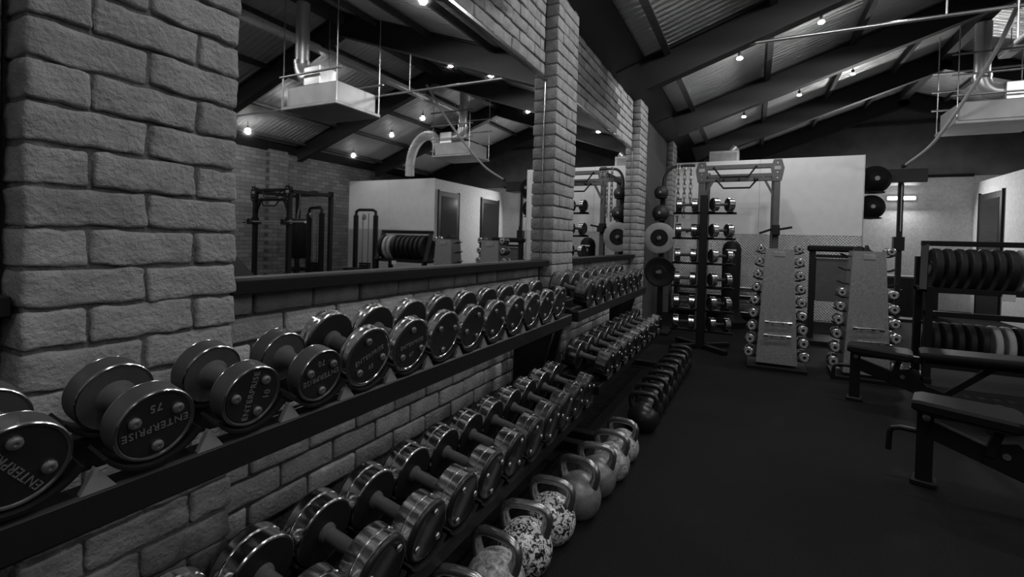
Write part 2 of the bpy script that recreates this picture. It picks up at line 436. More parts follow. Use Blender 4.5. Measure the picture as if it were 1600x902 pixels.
for side in (0, 1):     # dark eave lining over the wall head
    x0, x1 = (0, .36) if side == 0 else (W, W - .36)
    vs = [(x0, YB, Z0 - .03), (x1, YB, roof_z(x1) - .035), (x1, YF, roof_z(x1) - .035), (x0, YF, Z0 - .03)]
    vs += [(p[0], p[1], p[2] + .02) for p in vs]
    MB().add(vs, [(0,1,2,3)[::-1 if side else 1], (4,7,6,5), (0,4,5,1), (1,5,6,2), (2,6,7,3), (3,7,4,0)]).build('eave_lining', 'rafter_steel', ceiling)
for i, y in enumerate(RAF):
    r = thing('roof_rafter', ['dark steel roof rafter above the back of the gym, behind the camera', 'dark steel roof rafter almost over the camera', 'dark steel roof rafter at the top of the long mirror',
        'dark steel roof rafter carrying the long thin tie rod', 'dark steel roof rafter beyond the two nearest lamps', 'dark steel roof rafter above the white boarded rooms', 'dark steel roof rafter closest to the far gable'][i], 'rafter', T(0, y, 0), 'roof rafters')
    for side in (0, 1):
        for (w_, a, bb, nm) in ((.14, -.345, -.325, 'bottom_flange'), (.05, -.335, -.02, 'web'), (.14, -.04, -.016, 'top_flange')):
            M = T(0 if side == 0 else W, 0, Z0) @ (Matrix.Identity(4) if side == 0 else Rz(180)) @ Ry(-ang)
            MB().box((.30 if a < -.3 else .05, -w_/2, a), (W/2 / math.cos(math.radians(ang)) - (.0 if nm == 'top_flange' else .0), w_/2, bb), M).build(nm, 'rafter_steel', r)
    if i in (1, 3):
        MB().cyl((1.36, 0, 3.27), (W - 1.36, 0, 3.27), .016, 10).build('tie_rod', 'galv', r)
        MB().cyl((W/2 - 1.3, 0, 3.27), (W/2 - 1.3, 0, 3.85), .007, 8).build('hanger', 'galv', r)
        MB().cyl((W/2 + 1.3, 0, 3.27), (W/2 + 1.3, 0, 3.85), .007, 8).build('hanger', 'galv', r)

# partition rooms at the far end
def sheets(par, x0, x1, y, z0, z1, n, mat, nm):
    w = (x1 - x0) / n
    for i in range(n): MB().cbox((x0 + i*w + .002, y - .012, z0), (x0 + (i+1)*w - .002, y, z1), .002).build(nm, mat, par)
pl = struct(MB().box((0, YBOX + .001, 0), (XL, YF, HL)).build('wall_partition_left', 'render_wall'))
sheets(pl, 0.01, XL, YBOX, 1.47, HL + .01, 2, 'white_board', 'board'); sheets(pl, .01, XL - .02, YBOX, .02, 1.466, 3, 'tread_plate', 'tread_plate')
MB().cbox((XL - .002, YBOX - .014, 0), (XL + .012, YBOX + .02, HL + .012), .002).build('corner_trim', 'galv', pl)
pr_ = struct(MB().box((XR, YBOX + .001, 0), (W, YF, HR)).build('wall_partition_right', 'render_wall'))
sheets(pr_, XR, W - .01, YBOX, 1.43, HR + .01, 2, 'white_board', 'board'); sheets(pr_, XR, W - .01, YBOX, .02, 1.426, 3, 'tread_plate', 'tread_plate')
for i, (a, bb) in enumerate(((9.85, 10.75), (11.95, 12.95))):
    d = struct(MB().cbox((XR - .03, a, 0), (XR - .001, bb, 2.42)).build('door_%d' % (i + 1), 'door_dark'))
    MB().cbox((XR - .036, a + .1, .9), (XR - .0305, bb - .1, 2.3), .002).build('pane', 'glass_dark', d)
    MB().cyl((XR - .03, a + .07, 1.0), (XR - .09, a + .07, 1.0), .012, 8).build('handle', 'galv', d)
    for yy in (a - .03, bb):
        MB().cbox((XR - .04, yy, 0), (XR - .001, yy + .03, 2.45)).build('door_frame', 'rail_black', d)

# ------------------------------------------------------------------ lamps
can = MB().lathe([(0, .008), (.004, .02), (.045, .02), (.055, .014), (.055, .006)], 16).mesh('housing', 'rafter_steel')
bulb = MB().lathe([(0, .006), (.006, .026), (.018, .034), (.03, .026), (.036, .006)], 14).mesh('bulb', 'lamp_glow')
bulb_dim = bulb.copy(); bulb_dim.materials.clear(); bulb_dim.materials.append(MATS['lamp_glow_dim'])
stem = MB().cyl((0, 0, .0), (0, 0, .09), .007, 8).mesh('stem', 'rafter_steel')
LX = [(1.26, 'left slope, nearest the wall'), (2.05, 'left slope, middle'), (2.75, 'left slope, nearest the ridge'), (5.4, 'right slope, nearest the ridge'), (6.3, 'right slope, middle'), (7.5, 'right slope, nearest the wall')]
ROWS = [(-2.2, 'rearmost row behind the camera'), (.7, 'row just behind the near tie rod'), (3.5, 'row above the long mirror'), (6.15, 'second row from the far gable'), (8.95, 'row above the white boards')]
spot = None
for (y, rn), lamp_w in zip(ROWS, ROW_W):
    for x, xn in LX:
        z = roof_z(x) - .15
        r = thing('roof_lamp', 'small bright roof lamp, %s, %s' % (rn, xn), 'lamp', T(x, y, z), 'roof lamps')
        inst('stem', stem, r, T(0, 0, .05)); inst('housing', can, r, T(0, 0, .055) @ Ry(90)); inst('bulb', bulb if y in (3.5, 6.15) else bulb_dim, r, T(0, 0, .004) @ Ry(90))
        ld = bpy.data.lights.new('lamp_light', 'SPOT'); ld.energy = lamp_w * (1. if x < W / 2 else .72); ld.spot_size = math.radians(179.5); ld.spot_blend = .12; ld.shadow_soft_size = .035
        lo = bpy.data.objects.new('lamp_light', ld); col.objects.link(lo); lo.parent = r; lo.location = (0, 0, -.06)
# fluorescent batten on the corridor's far wall
r = thing('wall_batten_light', 'bright fluorescent batten on the far corridor wall', 'lamp', T(4.33, YF - .005, 2.40))
MB().cbox((-.26, -.04, -.05), (.26, 0, .05)).build('tray', 'white_tag', r)
MB().cyl((-.23, -.06, 0), (.23, -.06, 0), .028, 12).build('tube', 'tube_glow', r)
ld = bpy.data.lights.new('batten_light', 'AREA'); ld.shape = 'RECTANGLE'; ld.size = .46; ld.size_y = .06; ld.energy = HALL_W
lo = bpy.data.objects.new('batten_light', ld); col.objects.link(lo); lo.parent = r; lo.matrix_local = T(0, -.10, 0) @ Rx(-68)

# ------------------------------------------------------------------ dumbbells
cache = {}
def get(key, fn):
    if key not in cache: cache[key] = fn()
    return cache[key]
def text_mesh(txt, size, mat):
    cu = bpy.data.curves.new('lettering', 'FONT'); cu.body = txt; cu.size = size; cu.extrude = .0007
    cu.align_x = 'CENTER'; cu.align_y = 'CENTER'; cu.space_character = 1.08; cu.resolution_u = 2
    o = bpy.data.objects.new('tmp', cu); col.objects.link(o)
    dg = bpy.context.evaluated_depsgraph_get(); me = bpy.data.meshes.new_from_object(o.evaluated_get(dg)); me.name = 'lettering'
    bpy.data.objects.remove(o, do_unlink=True)
    me.materials.clear(); me.materials.append(MATS[mat]); return me
# styles: head radius, head thickness, handle length, handle radius, rim material, inner radius of face recess
STY = {'matte': (.068, .046, .098, .022, 'matte_head'), 'rim': (.087, .040, .115, .023, 'chrome'), 'chrome': (.090, .082, .132, .019, 'chrome'), 'big': (.092, .085, .110, .018, 'worn_chrome')}
def head_mesh(st):
    R, t_, hl, hr, mat = STY[st]; e = .004
    if st == 'matte':
        prof = [(0, .03), (0, R - .003), (.003, R), (t_ - .003, R), (t_, R - .003), (t_, R - .006), (t_ - .003, R - .008), (t_ - .003, .01)]
    elif st == 'rim':
        prof = [(0, .03), (0, R - .012), (.003, R - .004), (.006, R), (.014, R), (.017, R - .004), (.021, R - .004), (.024, R), (t_ - .003, R), (t_, R - .004), (t_, R - .010), (t_ - .003, R - .012), (t_ - .003, .01)]
    else:
        a = t_ * .47
        prof = [(0, .03), (0, R - .003), (.003, R), (a - .003, R), (a, R - .004), (a + .003, R - .004), (a + .006, R), (t_ - .016, R), (t_ - .014, R - .002), (t_ - .013, R - .006), (t_ - .013, .01)]
    return MB().lathe(prof, 40).mesh('head', mat)
def face_mesh(st):
    R, t_, hl, hr, mat = STY[st]; q = R - (.008 if st == 'matte' else .012 if st == 'rim' else .018)
    if st in ('chrome', 'big'): return MB().lathe([(t_ - .0135, .002), (t_ - .0135, R - .003), (t_ - .011, R - .0025), (t_ - .006, R - .006), (t_ - .001, R - .013), (t_ - .001, R - .018), (t_ - .0025, R - .020), (t_ - .0025, .002)], 40).mesh('face_plate', 'face_gloss')
    return MB().lathe([(t_ - .0028, .002), (t_ - .0028, q), (t_ - .001, q - .001), (t_ - .001, .002)], 36).mesh('face_plate', 'face_black')
def inner_mesh(st):
    R, t_, hl, hr, mat = STY[st]
    return MB().lathe([(-.0015, hr), (-.0015, R - .006), (.001, R - .004), (.001, hr)], 36).mesh('inner_plate', 'face_black')
def bolt_mesh():
    return MB().lathe([(0, .009), (.003, .0105), (.007, .0095), (.009, .006), (.009, .0035), (.006, .003)], 12).mesh('bolt', 'bolt_steel')
def handle_mesh(st):
    R, t_, hl, hr, mat = STY[st]; h = hl / 2
    if st == 'matte': prof = [(-h, hr + .012), (-h + .01, hr + .004), (-h + .03, hr), (0, hr - .001), (h - .03, hr), (h - .01, hr + .004), (h, hr + .012)]
    else: prof = [(-h, hr + .008), (-h + .012, hr + .006), (-h + .016, hr), (0, hr + .001), (h - .016, hr), (h - .012, hr + .006), (h, hr + .008)]
    return MB().lathe(prof, 20).mesh('handle', 'grip_steel')
def dumbbell(M, st, label, group, phase=0, words=None, detail=2, scale=1.):
    R, t_, hl, hr, mat = STY[st]
    r = thing('dumbbell', label, 'dumbbell', M @ Matrix.Scale(scale, 4), group)
    inst('handle', get(('h', st), lambda: handle_mesh(st)), r)
    for s_ in (1, -1):
        hd = inst('head', get(('hd', st), lambda: head_mesh(st)), r, (T(hl/2, 0, 0) if s_ == 1 else Rz(180) @ T(hl/2, 0, 0)))
        inst('face_plate', get(('f', st), lambda: face_mesh(st)), hd)
        if st == 'matte':
            for xr in (.0005, t_ - .0005): inst('edge_ring', get(('er', xr), lambda: MB().lathe([(xr - .0016, R - .0042), (xr - .0016, R - .0022), (xr, R - .0006), (xr + .0016, R - .0022), (xr + .0016, R - .0042), (xr - .0016, R - .0042)], 44, cap=False).mesh('edge_ring', 'bright_chrome')), hd)
        else: inst('inner_plate', get(('i', st), lambda: inner_mesh(st)), hd)
        if s_ == 1 or detail > 2:
            for k in range(3):
                a = math.radians(90 + 120 * k + phase); rr = R * (.60 if st in ('matte', 'rim') else .66)
                inst('bolt', get('bolt', bolt_mesh), hd, T(t_ - (.001 if st in ('matte', 'rim') else .003), rr * math.cos(a), rr * math.sin(a)))
        if s_ == 1 and words:
            base = T(t_ - .0004, 0, 0) @ Rx(phase) @ Matrix(((0, 0, 1, 0), (1, 0, 0, 0), (0, 1, 0, 0), (0, 0, 0, 1)))
            inst('lettering', get(('t', words[0]), lambda: text_mesh(words[0], .0195, 'letter_steel')), hd, base @ T(0, .004, 0))
            if words[1]: inst('lettering', get(('t', words[1]), lambda: text_mesh(words[1], .021, 'letter_steel')), hd, base @ T(0, -.035, 0))
    return r

TILT = 11
def dumbbell_rack(y0, y1, up_y, lo_y, up_st, lo_st, zlo, label, zup=.905):
    r = thing('dumbbell_rack', label, 'rack', T(.35, (y0 + y1) / 2, 0), 'two-tier dumbbell racks'); inv = r.matrix_world.inverted()
    def B(mb, nm, mat='black_steel'): return mb.build(nm, mat, r, inv)
    for y in (y0 + .03, y1 - .03):
        B(MB().prism([(.125, .03), (.20, .03), (.40, zup - .17), (.45, zup - .14), (.45, zup - .10), (.16, zup - .02), (.125, zup - .02)], y - .02, y + .02), 'end_frame')
        B(MB().cbox((.13, y - .035, 0), (.62, y + .035, .05)), 'foot')
        B(MB().prism([(.18, .06), (.26, .05), (.62, zlo - .13), (.62, zlo - .09), (.30, zlo - .05)], y - .018, y + .018), 'arm')
    # rails: front and back of both tiers, sloping down to the front
    B(MB().cbox((.44, y0, zup - .165), (.492, y1, zup - .097), .006), 'front_rail', 'satin_steel')
    B(MB().cbox((.27, y0, zup - .13), (.32, y1, zup - .062), .006), 'back_rail', 'satin_steel')
    B(MB().cbox((.585, y0, zlo - .155), (.640, y1, zlo - .098), .006), 'front_rail', 'satin_steel')
    B(MB().cbox((.355, y0, zlo - .11), (.41, y1, zlo - .052), .006), 'back_rail', 'satin_steel')
    def saddle(R, w):
        vs = []; fs = []; n = 14; t_ = .006
        for i in range(n + 1):
            a = math.radians(-148 + 116 * i / n)
            for rr in (R, R + t_):
                for x in (-w/2, w/2): vs.append((x, rr * math.cos(a), rr * math.sin(a)))
        for i in range(n):
            q = 4 * i; fs += [(q, q+1, q+5, q+4), (q+2, q+6, q+7, q+3), (q, q+4, q+6, q+2), (q+1, q+3, q+7, q+5)]
        fs += [(0, 2, 3, 1), (4*n, 4*n+1, 4*n+3, 4*n+2)]
        return MB().add(vs, fs, True).mesh('saddle', 'black_steel')
    for tier, ys, xf, zc in (('u', up_y, .5, zup), ('l', lo_y, .66, zlo)):
        for i, y in enumerate(ys):
            st = (up_st if tier == 'u' else lo_st)[i]; R, t_, hl, hr, mat = STY[st]
            M = T(xf, y, zc if st != 'matte' else zc - .012) @ Ry(TILT)
            for dx in (-t_ / 2 + .004, -t_ * 1.5 - hl - .002):
                rs_ = max(R + .007, .090)
                inst('saddle', get(('s', st), lambda: saddle(rs_, t_ + .012)), r, inv @ M @ T(dx, 0, rs_ - R - .003))
            if tier == 'u' and i < len(ys) - 1:
                ym = (y + ys[i + 1]) / 2
                inst('spacer', get('spacer', lambda: MB().prism([(-.026, 0), (.026, 0), (-.004, .042)], -.012, 0, Rz(90)).mesh('spacer', 'wedge_grey')), r, inv @ T(.478, ym + .012, zup - .099))
    return r
# near rack
UP1 = [.312, .500, .690, .878] + [.29 + .19 * i for i in range(4, 13)]; LO1 = [.57 + .19 * i for i in range(12)]
ST_U1 = ['matte'] * 4 + ['rim'] * 9; ST_L1 = ['chrome'] * 12
near_rack = dumbbell_rack(.08, 2.80, UP1, LO1, ST_U1, ST_L1, .40, 'long black two-tier dumbbell rack in the foreground below the long mirror')
fp = MB().cbox((.110, .425, .555), (.117, .548, .598), .002).build('fixing_plate', 'rack_steel', near_rack, near_rack.matrix_world.inverted())
for y_ in (.440, .535): MB().lathe([(0, .007), (.003, .007), (.005, .003)], 10, T(.117, y_, .576)).build('screw', 'bolt_steel', fp)
UP2 = [3.14 + .225 * i for i in range(8)]; LO2 = [3.10 + .225 * i for i in range(9)]
dumbbell_rack(2.92, 5.08, UP2, LO2, ['big'] * 8, ['chrome'] * 9, .455, 'black two-tier dumbbell rack farther along, below the smaller mirror', .905)
WORDS = [('ENTERPRISE', None), ('ENTERPRISE', '75'), ('ENTERPRISE', '10'), ('ENTERPRISE', '70'), ('ENTERPRISE', '45'), ('ENTERPRISE', '47')]
PH = [128, 187, 82, 190, 20, 10, 55, 100, 30, 150, 80, 40, 10]
def place_db(xf, y, z, st, label, group, phase, words=None):
    R, t_, hl, hr, mat = STY[st]
    M = T(xf, y, z) @ Ry(TILT) @ T(-t_ - hl / 2, 0, 0)
    dumbbell(M, st, label, group, phase, words)
for i, y in enumerate(UP1):
    d = ['grey, cut by photo edge', 'grey, stamped 75', 'grey, lettering upright', 'grey', 'bright rim'][i] if i < 5 else 'bright rim'
    place_db(.5, y, .905 if i > 3 else .893, ST_U1[i], '%s dumbbell from the left on the near rack upper tier, %s' % (ORD[i], d), 'dumbbells on the near rack upper tier', PH[i], WORDS[i] if i < 6 else None)
for i, y in enumerate(LO1):
    place_db(.66, y, .40, 'chrome', '%s chrome two-plate dumbbell from the camera on the near rack lower tier' % ORD[i], 'dumbbells on the near rack lower tier', (i * 37) % 120)
for i, y in enumerate(UP2):
    place_db(.5, y, .905, 'big', '%s large chrome dumbbell from the camera on the far rack upper tier' % ORD[i], 'dumbbells on the far rack upper tier', (i * 53) % 120)
for i, y in enumerate(LO2):
    place_db(.66, y, .455, 'chrome', '%s chrome dumbbell from the camera on the far rack lower tier' % ORD[i], 'dumbbells on the far rack lower tier', (i * 41) % 120)

# ------------------------------------------------------------------ kettlebells
def kb_body(mat):
    prof = []
    R = .100
    for i in range(15):
        a = -PI/2 + .62 + (PI - 1.02) * i / 14
        prof.append((R + R * math.sin(a) - .018, R * math.cos(a)))
    prof = [(0, .012), (0, prof[0][1] - .004)] + prof + [(prof[-1][0] + .006, .03), (prof[-1][0] + .008, .008)]
    return MB().lathe(prof, 28, Ry(-90)).mesh('body', mat)
def kb_handle(mat):
    pts = []
    for x, z in ((-.058, .120), (-.070, .150), (-.080, .180), (-.082, .205), (-.072, .224), (-.050, .235), (-.02, .238), (.02, .238), (.050, .235), (.072, .224), (.082, .205), (.080, .180), (.070, .150), (.058, .120)):
        pts.append((x, 0, z))
    rs = [.026, .022, .019, .0175, .017, .017, .017, .017, .017, .017, .0175, .019, .022, .026]
    return MB().tube(pts, .017, 12, rs=rs).mesh('handle', mat)
KB = [(.70, 1.24, 'kb_scuffed', 'pale scuffed kettlebell nearest the camera, only its handle in view', 8, 1.0),
      (.715, 1.45, 'kb_scuffed', 'pale scuffed kettlebell at the bottom edge, before the speckled pair', -6, 1.03),
      (.728, 1.66, 'kb_speckle', 'black and white speckled kettlebell, nearer of the speckled pair', 10, 1.05),
      (.742, 1.89, 'kb_speckle', 'black and white speckled kettlebell, farther of the speckled pair', 4, 1.03),
      (.783, 2.12, 'kb_grey', 'dull grey kettlebell just past the speckled pair', -8, 1.05),
      (.800, 2.34, 'kb_grey', 'dull grey kettlebell, second past the speckled pair', 6, 1.0),
      (.822, 2.54, 'kb_scuffed', 'pale scuffed kettlebell third past the speckled pair', 0, 1.0),
      (.825, 2.78, 'kb_scuffed', 'pale scuffed kettlebell last before the gap in the row', -5, .95),
      (.842, 3.29, 'kb_black', 'glossy black kettlebell first after the gap in the row', 3, 1.03)]
for i in range(8):
    KB.append((.835 + .004 * i, 3.50 + .215 * i, 'kb_black', '%s black kettlebell behind the glossy one, toward the far end of the row' % ORD[i], [3, -4, 6, 0, -3, 5, -6, 2][i], 1.03))
for x, y, mat, lab, a, s_ in KB:
    r = thing('kettlebell', lab, 'kettlebell', T(x, y, 0) @ Rz(a) @ Matrix.Scale(s_, 4), 'kettlebells on the floor in front of the racks')
    inst('body', get(('kb', mat), lambda: kb_body(mat)), r)
    hm = 'kb_black' if mat == 'kb_black' else 'kb_handle'
    inst('handle', get(('kbh', hm), lambda: kb_handle(hm)), r)

# ------------------------------------------------------------------ plate tree by the third pier
def plate_mesh(R, t_, mat, hub=.0, ring=None):
    prof = [(0, .027), (0, R * .35), (.006, R * .38), (.006, R * .78), (0, R * .82), (0, R - .008), (.008, R), (t_ - .008, R), (t_, R - .008), (t_, R * .82), (t_ - .006, R * .78), (t_ - .006, R * .38), (t_, R * .35), (t_, .027)]
    return MB().lathe(prof, 40).mesh('weight_plate', mat)
pt = thing('plate_tree', 'black storage post with arched top carrying balls and round plates by the third pier', 'storage rack', T(.30, 7.10, 0))
MB().cbox((-.035, -.035, 0), (.035, .035, 1.95)).build('post', 'black_steel', pt)
MB().cbox((-.16, -.28, 0), (.16, .25, .04)).build('base', 'black_steel', pt)
MB().tube([(0, 0, 1.93)] + [(.17 - .17 * math.cos(a), .05 * a, 2.12 + .24 * math.sin(a)) for a in [i * PI / 2 / 8 for i in range(9)]] + [(.30, .10, 2.37), (.40, .12, 2.37)], .02, 10).build('arched_tube', 'black_steel', pt)
for z in (1.335, .866): MB().cyl((0, -.03, z), (0, -.30, z), .02, 10).build('peg', 'bolt_steel', pt)
for z in (1.90, 1.585): MB().tube([(.077 * math.cos(a), -.165 + .077 * math.sin(a), z) for a in [i * PI / 6 for i in range(12)]], .008, 8, True).build('ball_ring', 'black_steel', pt)
for z in (1.90, 1.585): MB().cbox((-.012, -.09, z - .008), (.012, -.03, z + .008)).build('ring_arm', 'black_steel', pt)
def ball(R, mat, nm, lab, cat, p, grp=None):
    prof = [(-R * math.cos(PI * i / 20), max(.002, R * math.sin(PI * i / 20))) for i in range(21)]
    prof = prof[:10] + [(0 - .002, R - .0015), (.002, R - .0015)] + prof[11:]
    o = thing(nm, lab, cat, T(*p), grp); MB().lathe(prof, 32, Rx(0)).build('shell', mat, o); MB().lathe([(0, .004), (0, R * .16), (.004, R * .15), (.004, .004)], 16, Rz(-90) @ T(R - .003, 0, 0)).build('valve', 'plate_grey', o); return o
ball(.095, 'rubber', 'medicine_ball', 'black medicine ball at the top of the storage post', 'ball', (.30, 6.935, 1.967), 'balls on the storage post')
ball(.115, 'rubber', 'medicine_ball', 'black medicine ball just above the pale ring plate', 'ball', (.30, 6.935, 1.682), 'balls on the storage post')
o = tag(plate_mesh and MB().lathe([(0, .12), (0, .20), (.006, .212), (.040, .212), (.046, .20), (.046, .12), (0, .12)], 44, cap=False).build('weight_plate', 'plate_grey', None, T(.30, 6.86, 1.335) @ Rz(90)), 'pale grey ring-shaped plate with a dark centre on the storage post', 'weight plate', 'plates on the storage post')
MB().lathe([(.004, .03), (.004, .119), (.042, .119), (.042, .03)], 36).build('hub', 'plate_rubber', o); MB().lathe([(.04, .006), (.04, .03), (.05, .028), (.05, .006)], 16, Rz(180) @ T(-.046, 0, 0)).build('hub_cap', 'bolt_steel', o)
o = tag(MB().lathe([(0, .027), (0, .08), (.006, .085), (.006, .16), (0, .17), (0, .20), (.008, .208), (.05, .208), (.058, .20), (.058, .17), (.052, .16), (.052, .085), (.058, .08), (.058, .027)], 44).build('weight_plate', 'plate_rubber', None, T(.325, 6.84, .866) @ Rz(90)), 'black rubber plate low on the storage post', 'weight plate', 'plates on the storage post')
MB().lathe([(0, .004), (0, .03), (.012, .026), (.012, .004)], 16, Rz(180)).build('hub_cap', 'bolt_steel', o)

# lifting chains hung from the rack
def chain(p, n, lab, mat='worn_chrome'):
    r = thing('lifting_chain', lab, 'chain', T(*p), 'chains hanging beside the power rack')
    pts = []
    for i in range(20):
        a = 2 * PI * i / 20; pts.append((.018 * math.cos(a), 0, (.026 if math.sin(a) > 0 else -.026) + .018 * math.sin(a)))
    lk = MB().tube(pts, .0065, 6, True).mesh('link', mat)
    for i in range(n): inst('link', lk, r, T(0, 0, -.045 - i * .066) @ Rz(90 * (i % 2) + 20))
chain((.49, 7.165, 2.385), 12, 'steel lifting chain nearest the third pier'); chain((.57, 7.19, 2.385), 11, 'steel lifting chain closer to the rack post'); chain((.65, 7.208, 2.385), 8, 'short steel chain against the rack post')

# ------------------------------------------------------------------ dumbbell tower (two-sided)
tw = thing('dumbbell_tower', 'black six-tier dumbbell tower beside the far rack end', 'rack', T(.92, 6.28, 0))
MB().cbox((-.045, -.03, 0), (.045, .07, 1.86), .006).build('column', 'black_steel', tw)
for s_ in (1, -1): MB().bar((s_ * .05, -.02, .03), (s_ * .30, -.28, .03), .07, .05).build('foot', 'black_steel', tw); MB().bar((s_ * .05, .05, .03), (s_ * .30, .28, .03), .07, .05).build('foot', 'black_steel', tw)
TZ = [1.64, 1.33, 1.025, .74, .455, .205]
for i, z in enumerate(TZ):
    for s_ in (-1, 1):
        MB().bar((s_ * .045, .02, z), (s_ * .36, .02, z - .0), .05, .025).build('arm', 'black_steel', tw)
        for dx in (.09, .29): MB().cbox((s_ * dx - .035, -.07, z + .008), (s_ * dx + .035, .09, z + .022)).build('cradle', 'black_steel', tw)
        dumbbell(T(.92 + s_ * .20, 6.28, z + .022 + .0805) @ Rz(28 if s_ > 0 else 8), 'chrome', '%s dumbbell from the top on the %s side of the six-tier tower' % (ORD[i], 'left' if s_ < 0 else 'right'), 'dumbbells on the tower', i * 31 % 120, None, 1, .88)

# ------------------------------------------------------------------ power racks
def power_rack(label, M, h, mats=('rack_steel', 'black_steel'), grp='power racks', plates=True):
    r = thing('power_rack', label, 'power rack', M, grp); A, Bk = mats; w = .98; dpt = 1.0; q = .04
    for x in (0, w):
        for y in (0, dpt):
            MB().cbox((x - q, y - q, 0), (x + q, y + q, h), .006).build('upright', A, r)
        MB().cbox((x - q, 0, h - .12), (x + q, dpt, h - .05)).build('side_beam', A, r)
        MB().cbox((x - q, 0, .0), (x + q, dpt, .07)).build('base_beam', A, r)
        MB().prism([(-.055, h - .28), (.055, h - .28), (.085, h - .10), (.05, h + .02), (-.05, h + .02), (-.085, h - .10)], -q - .012, -q - .003, T(x, 0, 0)).build('gusset', A, r)
        MB().cbox((x - .04, -q - .018, h - .125), (x + .04, -q - .0125, h - .075)).build('badge', 'plate_grey', r)
        for dz in (-.03, -.16, -.24):
            MB().lathe([(0, .012), (.008, .010), (.008, .002)], 10, T(x + .0, -q - .0125, h + dz) @ Rz(-90)).build('bolt', 'bolt_steel', r)
        hk = MB().cbox((x - .05, -q - .015, 1.42), (x + .05, q + .01, 1.56)).cbox((x - .05, -q - .10, 1.42), (x + .05, -q - .01, 1.45)).cbox((x - .05, -q - .115, 1.42), (x + .05, -q - .098, 1.52))
        hk.build('j_hook', 'black_steel', r)
        MB().bar((x - .05, 0, 1.50), (x - .20, -.02, 1.44), .03, .03).build('hook_pin', 'black_steel', r); MB().bar((x + .05, 0, 1.50), (x + .20, -.02, 1.53), .03, .03).build('hook_pin', 'black_steel', r)
    MB().cbox((0, -q, h - .09), (w, q, h - .03)).build('front_beam', A, r); MB().cbox((0, dpt - q, h - .09), (w, dpt + q, h - .03)).build('rear_beam', A, r)
    MB().cbox((0, dpt - q, .25), (w, dpt + q, .32)).build('rear_beam', A, r)
    # multi-grip chin bar: low beam with trapezoid grip loops
    MB().cbox((.03, -.03, h - .27), (w - .03, .03, h - .22)).build('chin_beam', A, r)
    for (a, bb, z0, z1) in ((.16, .72, h - .06, h - .24), (.20, .74, h - .24, h - .40), ):
        MB().tube([(a, -.05, z0), (a + .10, -.08, z1 + .03 if z1 < z0 else z1), (bb - .10, -.08, z1 + .03), (bb, -.05, z0)], .014, 8).build('grip_loop', Bk, r)
    for x in (.3, .5, .7): MB().cyl((x, -.12, h - .245), (x, .12, h - .245), .014, 8).build('grip', Bk, r)
    for x in (0, w):
        for s_ in (-1, 1):
            MB().bar((x, 0, h - .55), (x + (.18 if x == 0 else -.18), 0, h - .20), .04, .03).build('brace', A, r); break
    return r
power_rack('grey power rack with chin bar in front of the white boards', T(.755, 7.66, 0), 2.45)
power_rack('black power rack by the right brick wall, seen in the long mirror', T(6.45, 6.3, 0), 2.15, ('black_steel', 'black_steel'))

# barbell on the mirrored rack
bb_ = thing('barbell', 'barbell racked in front of the black power rack, seen in the mirror', 'barbell', T(6.94, 6.19, 1.475))
MB().cyl((-1.0, 0, 0), (1.0, 0, 0), .016, 10).build('shaft', 'bright_chrome', bb_)
for s_ in (-1, 1): MB().cyl((s_ * .67, 0, 0), (s_ * 1.06, 0, 0), .025, 12).build('sleeve', 'chrome', bb_); MB().cyl((s_ * .655, 0, 0), (s_ * .675, 0, 0), .038, 12).build('collar', 'worn_chrome', bb_)

# ------------------------------------------------------------------ cable machines against the right wall (mirror only)
def cable_machine(label, M):
    r = thing('cable_machine', label, 'gym machine', M, 'cable machines by the right wall')
    for x in (-.28, .28): MB().cbox((x - .04, -.05, 0), (x + .04, .05, 1.75)).build('post', 'black_steel', r)
    MB().tube([(-.28, 0, 1.75), (-.27, 0, 1.84), (-.2, 0, 1.88), (.2, 0, 1.88), (.27, 0, 1.84), (.28, 0, 1.75)], .035, 10).build('top_tube', 'black_steel', r)
    for i in range(9): MB().cbox((-.14, -.05, .12 + i * .055), (.14, .05, .165 + i * .055)).build('weight_block', 'satin_steel', r)
    for x in (-.08, .08): MB().cyl((x, 0, .1), (x, 0, 1.8), .011, 8).build('guide_rod', 'chrome', r)
    MB().lathe([(-.015, .02), (-.015, .07), (-.006, .06), (.006, .06), (.015, .07), (.015, .02)], 20, T(0, -.07, 1.7)).build('pulley', 'bolt_steel', r)
    MB().cbox((-.35, -.35, 0), (.35, .35, .05)).build('base', 'black_steel', r)
    MB().cbox((-.17, -.62, .42), (.17, -.25, .50), .02).build('seat', 'vinyl', r); MB().cbox((-.03, -.5, .05), (.03, -.42, .42)).build('seat_post', 'black_steel', r)
cable_machine('cable machine left of the white board, seen in the mirror', T(7.75, 8.05, 0) @ Rz(12)); cable_machine('cable machine in front of the white board edge, seen in the mirror', T(6.95, 8.85, 0) @ Rz(-8))
pt2 = thing('heavy_bag', 'dark heavy bag hanging inside the black power rack, seen in the mirror', 'punch bag', T(6.95, 6.95, 0))
MB().lathe([(.75, .02), (.75, .13), (.78, .15), (1.5, .15), (1.56, .12), (1.57, .02)], 24, Ry(-90)).build('bag', 'vinyl', pt2)
for a in (0, 120, 240): MB().cyl((.12 * math.cos(math.radians(a)), .12 * math.sin(math.radians(a)), 1.55), (0, 0, 1.85), .006, 6).build('strap', 'bolt_steel', pt2)
MB().cyl((0, 0, 1.85), (0, 0, 2.09), .006, 6).build('hanger', 'bolt_steel', pt2); MB().cbox((-.49, -.03, 2.09), (.49, .03, 2.13)).build('cross_bar', 'black_steel', pt2)

